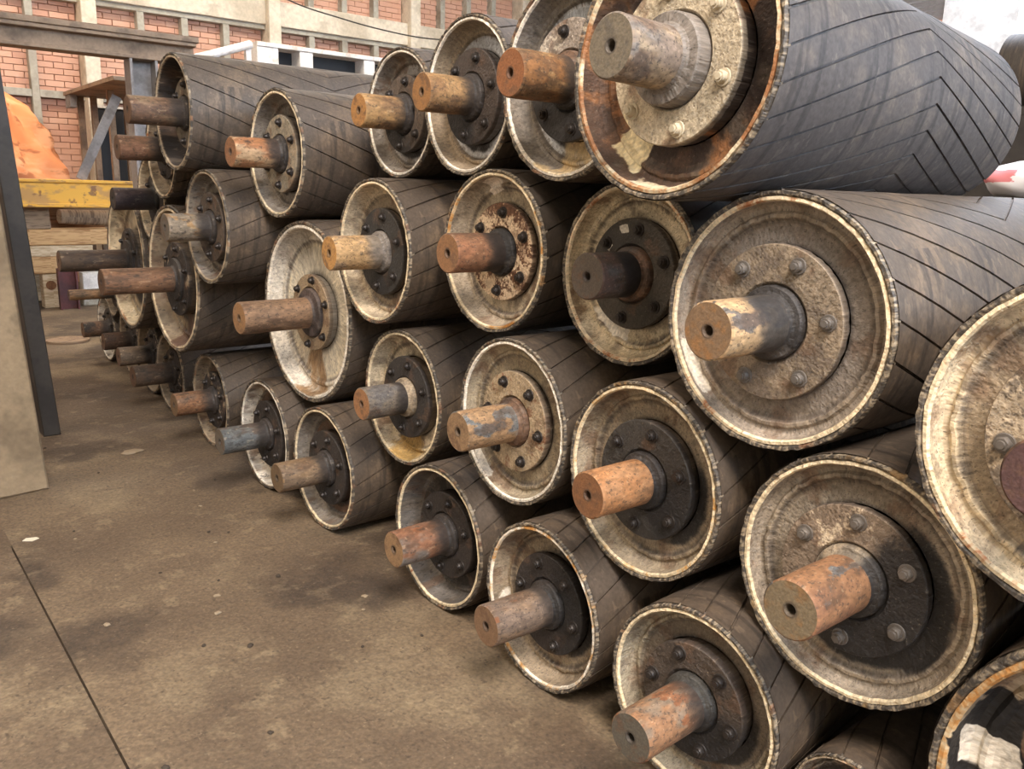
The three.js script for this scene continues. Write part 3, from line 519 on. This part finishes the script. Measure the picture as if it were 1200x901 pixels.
// ---------- left foreground: concrete pillar and dark steel post ----------
{
  const lean = 0.057, shear = (g) => { const p = g.attributes.position; for (let i = 0; i < p.count; i++) p.setX(i, p.getX(i) - lean * p.getY(i)); g.computeVertexNormals(); return g; };
  const pl = solo('concrete_pillar', shear(box(-0.42, 0, 0, 4.2, -0.28, 0, 0.012, 1)), M.pillar, [0.766, 0, -4.8], 'beige worn concrete pillar leaning slightly at the left edge', 'pillar');
  pl.rotation.y = 0.12;
  solo('steel_post', shear(box(-0.1, 0, 0, 4.2, -0.16, 0, 0.006, 1)), M.steelDark, [1.032, 0, -5.86], 'dark grey steel post standing right behind the concrete pillar', 'post');
}

// ---------- far left: benches, frames, pile ----------
function iBeamX(x0, x1, y0, y1, z, depth, tf = 0.035) { return merge(box(x0, x1, y1 - tf, y1, z - depth / 2, z + depth / 2, 0.004), box(x0, x1, y0, y0 + tf, z - depth / 2, z + depth / 2, 0.004), box(x0, x1, y0 + tf, y1 - tf, z - 0.012, z + 0.012)); }
{
  const b = thing('steel_bench', 'heavy brown steel beam bench on grey posts at the top left', 'bench', [0, 0, -9]);
  part('beam', iBeamX(-1.6, 3.1, 2.76, 2.965, 0, 0.22), M.steelBrown, b);
  part('top_plate', box(-1.6, 3.12, 2.965, 3.02, -0.35, 0.13, 0.006), M.steelBrown, b);
  for (const x of [2.59, -1.3]) part('post', merge(box(x - 0.13, x - 0.105, 0, 2.76, -0.1, 0.1), box(x + 0.105, x + 0.13, 0, 2.76, -0.1, 0.1), box(x - 0.105, x + 0.105, 0, 2.76, -0.09, -0.06)), M.steelGrey, b);
}
{
  const t = thing('steel_trestle', 'low steel trestle with thin brown top and slim grey legs behind the bench', 'trestle', [0, 0, 0]);
  part('top', box(2.92, 3.9, 2.8, 2.85, -14, -11.3, 0.006), M.steelBrown, t);
  part('bracket', box(2.94, 3.03, 2.63, 2.8, -13.98, -13.7, 0.005), M.steelGrey, t);
  for (const [x, z] of [[3.12, -13.9], [3.25, -13.7], [3.75, -13.9], [3.2, -12.6], [3.75, -12.6]]) part('leg', box(x - 0.04, x + 0.04, 0, 2.8, z - 0.04, z + 0.04, 0.004), M.steelBrown, t);
}
{
  const bar = solo('flat_bar', box(-0.06, 0.06, 0, 1.17, -0.008, 0.008, 0.003), M.steelGrey, [2.62, 1.625, -12], 'grey flat steel bar standing diagonally on the yellow beam', 'bar');
  bar.rotation.z = -Math.atan2(0.5, 1.03);
}
for (const [x0, x1, z, h, lab] of [[3.33, 3.86, -14.2, 2.72, 'tall narrow dark panel in a white frame behind the leaning bar'], [4.0, 4.5, -14.3, 2.5, 'second dark panel in a white frame, partly behind the leftmost drum shafts']]) {
  const f = thing('framed_panel', lab, 'panel', [0, 0, z]);
  part('frame', merge(box(x0, x0 + 0.035, 0, h, -0.03, 0.03), box(x1 - 0.035, x1, 0, h, -0.03, 0.03), box(x0, x1, h - 0.035, h, -0.03, 0.03), box(x0, x1, 1.2, 1.24, -0.03, 0.03)), M.whitePaint, f);
  part('panel', box(x0 + 0.03, x1 - 0.03, 0.04, h - 0.03, -0.012, 0.012), M.darkPanel, f);
}
{
  // orange tarpaulin thrown over a heap
  const prof = [[0, 2.87], [0.22, 2.84], [0.4, 2.68], [0.55, 2.58], [0.66, 2.42], [0.72, 2.25], [0.82, 2.02], [0.93, 1.85], [1.02, 1.68], [1.1, 1.5], [1.14, 1.34]];
  const seg = 72, pos = [], uv = [], idx = [];
  for (let j = 0; j < prof.length * 3 - 2; j++) {
    const k = Math.floor(j / 3), t = (j % 3) / 3, a = prof[k], b = prof[Math.min(k + 1, prof.length - 1)], r = lerp(a[0], b[0], t), y = lerp(a[1], b[1], t);
    for (let i = 0; i <= seg; i++) {
      const f = i / seg * Math.PI * 2, fold = (0.07 * Math.sin(f * 5 + y * 3) + 0.05 * Math.sin(f * 11 - y * 6) + 0.035 * Math.sin(f * 19 + y * 13)) * Math.min(1, r * 1.6) + 0.06 * (at(nMid, f * 70, y * 160) - 0.5);
      const rr = Math.max(0, r + fold * (r > 0.01 ? 1 : 0));
      pos.push(rr * Math.cos(f), y - 1.3 + (r > 0.05 ? 0.05 * (at(nMid, f * 60 + 9, y * 200) - 0.5) : 0), 0.7 * rr * Math.sin(f)); uv.push(i / seg * 3, y);
    }
  }
  const rows = prof.length * 3 - 2;
  for (let j = 0; j < rows - 1; j++) for (let i = 0; i < seg; i++) { const a = j * (seg + 1) + i, b = a + seg + 1; idx.push(a, a + 1, b, b, a + 1, b + 1); }
  const g = new THREE.BufferGeometry(); g.setAttribute('position', new THREE.Float32BufferAttribute(pos, 3)); g.setAttribute('uv', new THREE.Float32BufferAttribute(uv, 2)); g.setIndex(idx); g.computeVertexNormals();
  solo('tarpaulin', g, M.tarp, [1.66, 1.27, -13.1], 'crumpled orange tarpaulin heaped over a load at the far left', 'tarpaulin');
}
solo('yellow_beam', merge(box(-0.9, 1.26, 0.3, 0.345, -0.13, 0.13, 0.008), box(-0.9, 1.26, 0, 0.05, -0.13, 0.13, 0.008), box(-0.9, 1.26, 0.05, 0.3, 0.06, 0.1)), M.yellow, [2.0, 1.275, -12], 'scuffed yellow steel beam lying level below the orange tarpaulin', 'beam');
solo('timber', box(-1.1, 0.95, 0, 0.2, -0.16, 0.16, 0.012, 0.7), M.woodTan, [2.05, 0.795, -12.72], 'long tan timber lying at the back of the pale pallet deck', 'timber');
solo('timber', box(-1.1, 0.93, 0, 0.2, -0.2, 0.2, 0.012, 0.7), M.woodTan, [2.0, 0.795, -12.3], 'long tan timber on the pallet deck, the front one below the yellow beam', 'timber');
solo('timber', box(-1.1, 1.0, 0, 0.1, -0.15, 0.15, 0.01, 0.7), M.woodBrown, [2.0, 0.995, -12.72], 'dark brown timber on top of the long tan timber', 'timber');
solo('timber', box(-1.2, 1.2, 0, 0.17, -0.5, 0.5, 0.01, 0.7), M.woodGrey, [1.9, 1.1, -13.1], 'grey weathered boards under the orange tarpaulin', 'timber');
solo('timber', box(-0.5, 0.5, 0, 0.275, -0.18, 0.18, 0.01, 0.7), M.woodGrey, [1.75, 0.998, -12.3], 'grey weathered baulk right under the yellow beam', 'timber');
{
  const l = solo('log', new THREE.CylinderGeometry(0.09, 0.105, 0.62, 22), M.woodGrey, [2.68, 1.14, -12.27], 'short grey log lying under the right end of the yellow beam', 'log');
  l.rotation.set(0, 0.16, Math.PI / 2 - 0.04);
}
{
  const t = thing('wooden_pallet', 'pale wooden pallet stand with a knotted foot carrying the timber pile', 'pallet', [2.2, 0, -12.5]);
  part('foot', box(-0.11, 0.11, 0, 0.44, 0.2, 0.42, 0.008, 0.5), M.woodPale, t);
  part('foot', box(-1.1, -0.88, 0, 0.44, 0.2, 0.42, 0.008, 0.5), M.woodPale, t);
  part('foot', box(-0.11, 0.11, 0, 0.44, -0.6, -0.38, 0.008, 0.5), M.woodPale, t);
  part('foot', box(-1.1, -0.88, 0, 0.44, -0.6, -0.38, 0.008, 0.5), M.woodPale, t);
  const k = part('knot', new THREE.CylinderGeometry(0.06, 0.06, 0.012, 20), M.woodBrown, t); k.rotation.x = Math.PI / 2; k.position.set(-0.02, 0.29, 0.424);
  part('bearer', box(-1.2, 0.14, 0.44, 0.66, 0.12, 0.45, 0.01, 0.5), M.woodTan, t);
  part('bearer', box(-1.2, 0.14, 0.44, 0.66, -0.62, -0.36, 0.01, 0.5), M.woodTan, t);
  for (let i = 0; i < 5; i++) part('deck_board', box(-1.2, 0.5, 0.66, 0.79, 0.22 - i * 0.28, 0.46 - i * 0.28, 0.006, 0.5), M.woodPale, t);
}
solo('steel_channel', merge(box(-0.11, 0.11, 0, 0.52, -0.01, 0.01), box(-0.11, -0.09, 0, 0.52, 0, 0.1), box(0.09, 0.11, 0, 0.52, 0, 0.1)), M.red, [2.33, 0, -11.9], 'short upright piece of dark red steel channel beside the pallet foot', 'channel');
solo('concrete_block', box(-0.17, 0.17, 0, 0.2, -0.1, 0.1, 0.01, 0.5), M.greyConcrete, [2.72, 0, -12.2], 'grey concrete block on the floor behind the tan shaft, lower of two', 'block');
solo('concrete_block', box(-0.16, 0.16, 0, 0.23, -0.1, 0.1, 0.01, 0.5), M.paleConcrete, [2.72, 0.2, -12.2], 'pale concrete block stacked on a grey one behind the red-brown shaft', 'block');
{
  const d = solo('steel_disc', new THREE.CylinderGeometry(0.2, 0.2, 0.025, 40), M.steelBrown, [1.8, 0.0125, -9.4], 'flat round rusty steel disc lying on the floor behind the dark post', 'disc');
}

// ---------- in front of the brick wall: white rack, pipe, cable ----------
{
  const r = thing('steel_rack', 'white painted steel rack with dark openings in front of the brick wall', 'rack', [0, 0, -14]);
  part('top_rail', box(5.85, 9.4, 3.83, 3.9, -0.3, 0.06, 0.008), M.whitePaint, r);
  for (const [x0, x1] of [[5.85, 6.22], [6.6, 6.84], [7.82, 8.04], [9.2, 9.4]]) part('post', box(x0, x1, 0, 3.83, -0.3, 0.04, 0.008), M.whitePaint, r);
  part('back_panel', box(5.9, 9.35, 0, 3.83, -0.34, -0.3), M.darkPanel, r);
  part('shelf', box(5.9, 9.35, 2.4, 2.45, -0.3, 0.0), M.steelDark, r);
}
{
  const a = new THREE.Vector3(4.2, 3.27, -12.5), b = new THREE.Vector3(5.3, 3.66, -12.9), m = a.clone().add(b).multiplyScalar(0.5);
  const s = thing('shelter_roof', 'white tilted sheet edge beside the white rack above the long dark drum', 'sheet', [0, 0, 0]);
  const g = new THREE.CylinderGeometry(0.06, 0.06, a.distanceTo(b), 18); const e = part('edge_tube', g, M.whitePaint, s); e.position.copy(m); e.quaternion.setFromUnitVectors(new THREE.Vector3(0, 1, 0), b.clone().sub(a).normalize());
  part('dark_side', box(4.4, 5.3, 0, 3.25, -13.0, -12.9), M.darkPanel, s);
  part('leg', box(5.22, 5.3, 0, 3.6, -12.95, -12.87), M.whitePaint, s);
  part('leg', box(4.22, 4.3, 0, 3.25, -12.6, -12.52), M.whitePaint, s);
}
{
  const c = new THREE.CatmullRomCurve3([[5.2, 5.0, -13.6], [6.17, 4.52, -13.5], [7.15, 4.36, -13.5], [8.0, 4.28, -13.5], [8.84, 4.26, -13.5], [9.8, 4.35, -13.5], [10.6, 4.55, -13.5]].map((v) => new THREE.Vector3(...v)));
  solo('cable', new THREE.TubeGeometry(c, 50, 0.012, 8), M.steelDark, [0, 0, 0], 'thin dark cable sagging across the concrete beam of the brick wall', 'cable');
}

// ---------- behind the stack on the right ----------
{
  const t = thing('steel_cabinet', 'dark blue-grey steel cabinet behind the largest drum at the right edge', 'cabinet', [5.2, 0, -1.7]);
  part('body', box(-0.5, 0.7, 0, 1.64, -0.7, 0.5, 0.01), M.steelDark, t);
  part('door', box(-0.515, -0.5, 0.1, 1.55, -0.45, -0.02, 0.003), M.steelDark, t);
  part('door', box(-0.515, -0.5, 0.1, 1.55, 0.02, 0.45, 0.003), M.steelDark, t);
}
{
  const t = thing('tool_box', 'dark steel box standing on the back of the cabinet behind the white sack', 'box', [5.65, 1.64, -1.8]);
  part('body', box(-0.25, 0.25, 0, 0.47, -0.6, 0.6, 0.01), M.steelDark, t);
  part('lid', box(-0.26, 0.26, 0.47, 0.51, -0.61, 0.61, 0.008), M.steelDark, t);
}
{
  const R = rng(3), g = new THREE.SphereGeometry(1, 28, 18), p = g.attributes.position;
  for (let i = 0; i < p.count; i++) { const x = p.getX(i), y = p.getY(i), z = p.getZ(i), k = 1 + 0.28 * (at(nMid, x * 80 + 200, z * 80 + y * 60) - 0.5); p.setXYZ(i, x * 0.3 * k, Math.max(-0.08, y * 0.12 * k) + 0.08, z * 0.28 * k); }
  g.computeVertexNormals();
  const s = thing('plastic_sack', 'white sack with a faded red print on the dark cabinet', 'sack', [4.98, 1.64, -1.74]);
  const print = tex(256, 128, (x, y, c) => { c[0] = 236; c[1] = 232; c[2] = 232; const m = at(nMid, x * 2, y * 2); if (y > 58 + 8 * m && y < 88 - 6 * m && (x + 20 * m) % 64 > 12) mixTo(c, [206, 104, 108], 0.85); });
  part('bag', g, std({ map: print, roughness: 0.6 }), s);
}
{
  const k = thing('rubber_roller', 'black rubber roller standing out behind the far end of the largest drum', 'roller', [5.66, 2.15, -2.12]);
  const a = part('tyre', new THREE.CylinderGeometry(0.22, 0.22, 0.3, 40), RUB.dark, k); a.rotation.x = Math.PI / 2; a.position.set(0, 0.22, 0);
  const b = part('hub', new THREE.CylinderGeometry(0.1, 0.1, 0.34, 24), M.steelDark, k); b.rotation.x = Math.PI / 2; b.position.set(0, 0.22, 0);
}

// ---------- litter on the floor ----------
{
  const sh = new THREE.Shape(); [[-0.03, -0.012], [0.012, -0.022], [0.035, 0.004], [0.02, 0.02], [-0.022, 0.016]].forEach(([x, y], i) => i ? sh.lineTo(x, y) : sh.moveTo(x, y)); sh.closePath();
  const g = new THREE.ExtrudeGeometry(sh, { depth: 0.003, bevelEnabled: false }); g.rotateX(-Math.PI / 2);
  const s = solo('paper_scrap', g, M.paper, [0.56, 0.001, -4.13], 'pale crumpled paper scrap at the end of the floor joint', 'scrap'); s.rotation.y = -0.4;
  const chip = (seed, s) => { const q = new THREE.IcosahedronGeometry(s, 1), p = q.attributes.position, R = rng(seed); const m = new Map(); for (let i = 0; i < p.count; i++) { const k = [p.getX(i), p.getY(i), p.getZ(i)].map((v) => v.toFixed(4)).join(); if (!m.has(k)) m.set(k, 0.75 + R() * 0.4); const t = m.get(k); p.setXYZ(i, p.getX(i) * t * 1.3, p.getY(i) * t * 0.6, p.getZ(i) * t); } q.computeVertexNormals(); return q; };
  const chips = [chip(1, 0.008), chip(2, 0.011), chip(3, 0.006)];
  const spots = [[0.993, -2.962, 1], [0.87, -2.76, 0], [0.858, -2.154, 0], [0.722, -4.021, 2], [1.001, -2.664, 1], [1.53, -2.36, 2]];
  const R = rng(99); for (let i = 0; i < 26; i++) spots.push([0.55 + R() * 1.0, -1.6 - R() * 5.5, Math.floor(R() * 3)]);
  spots.forEach(([x, z, k], i) => { const m = solo('pebble', chips[k], i % 3 ? M.pebbleDark : M.pebble, [x, 0.003, z], 'small pebble or crumb of dirt on the bare concrete floor', 'pebble', 'crumbs scattered on the concrete floor'); m.rotation.y = i; });
  const md = solo('sand_mound', chip(9, 0.05), M.pebble, [1.294, 0.004, -5.222], 'low flattened lump of pale sand on the floor in front of the far drums', 'mound'); md.scale.set(1, 0.45, 0.8);
}

scene.traverse((o) => { if (o.isMesh) { o.castShadow = true; o.receiveShadow = true; } if (o.isLight) o.castShadow = true; });
renderer.render(scene, camera);
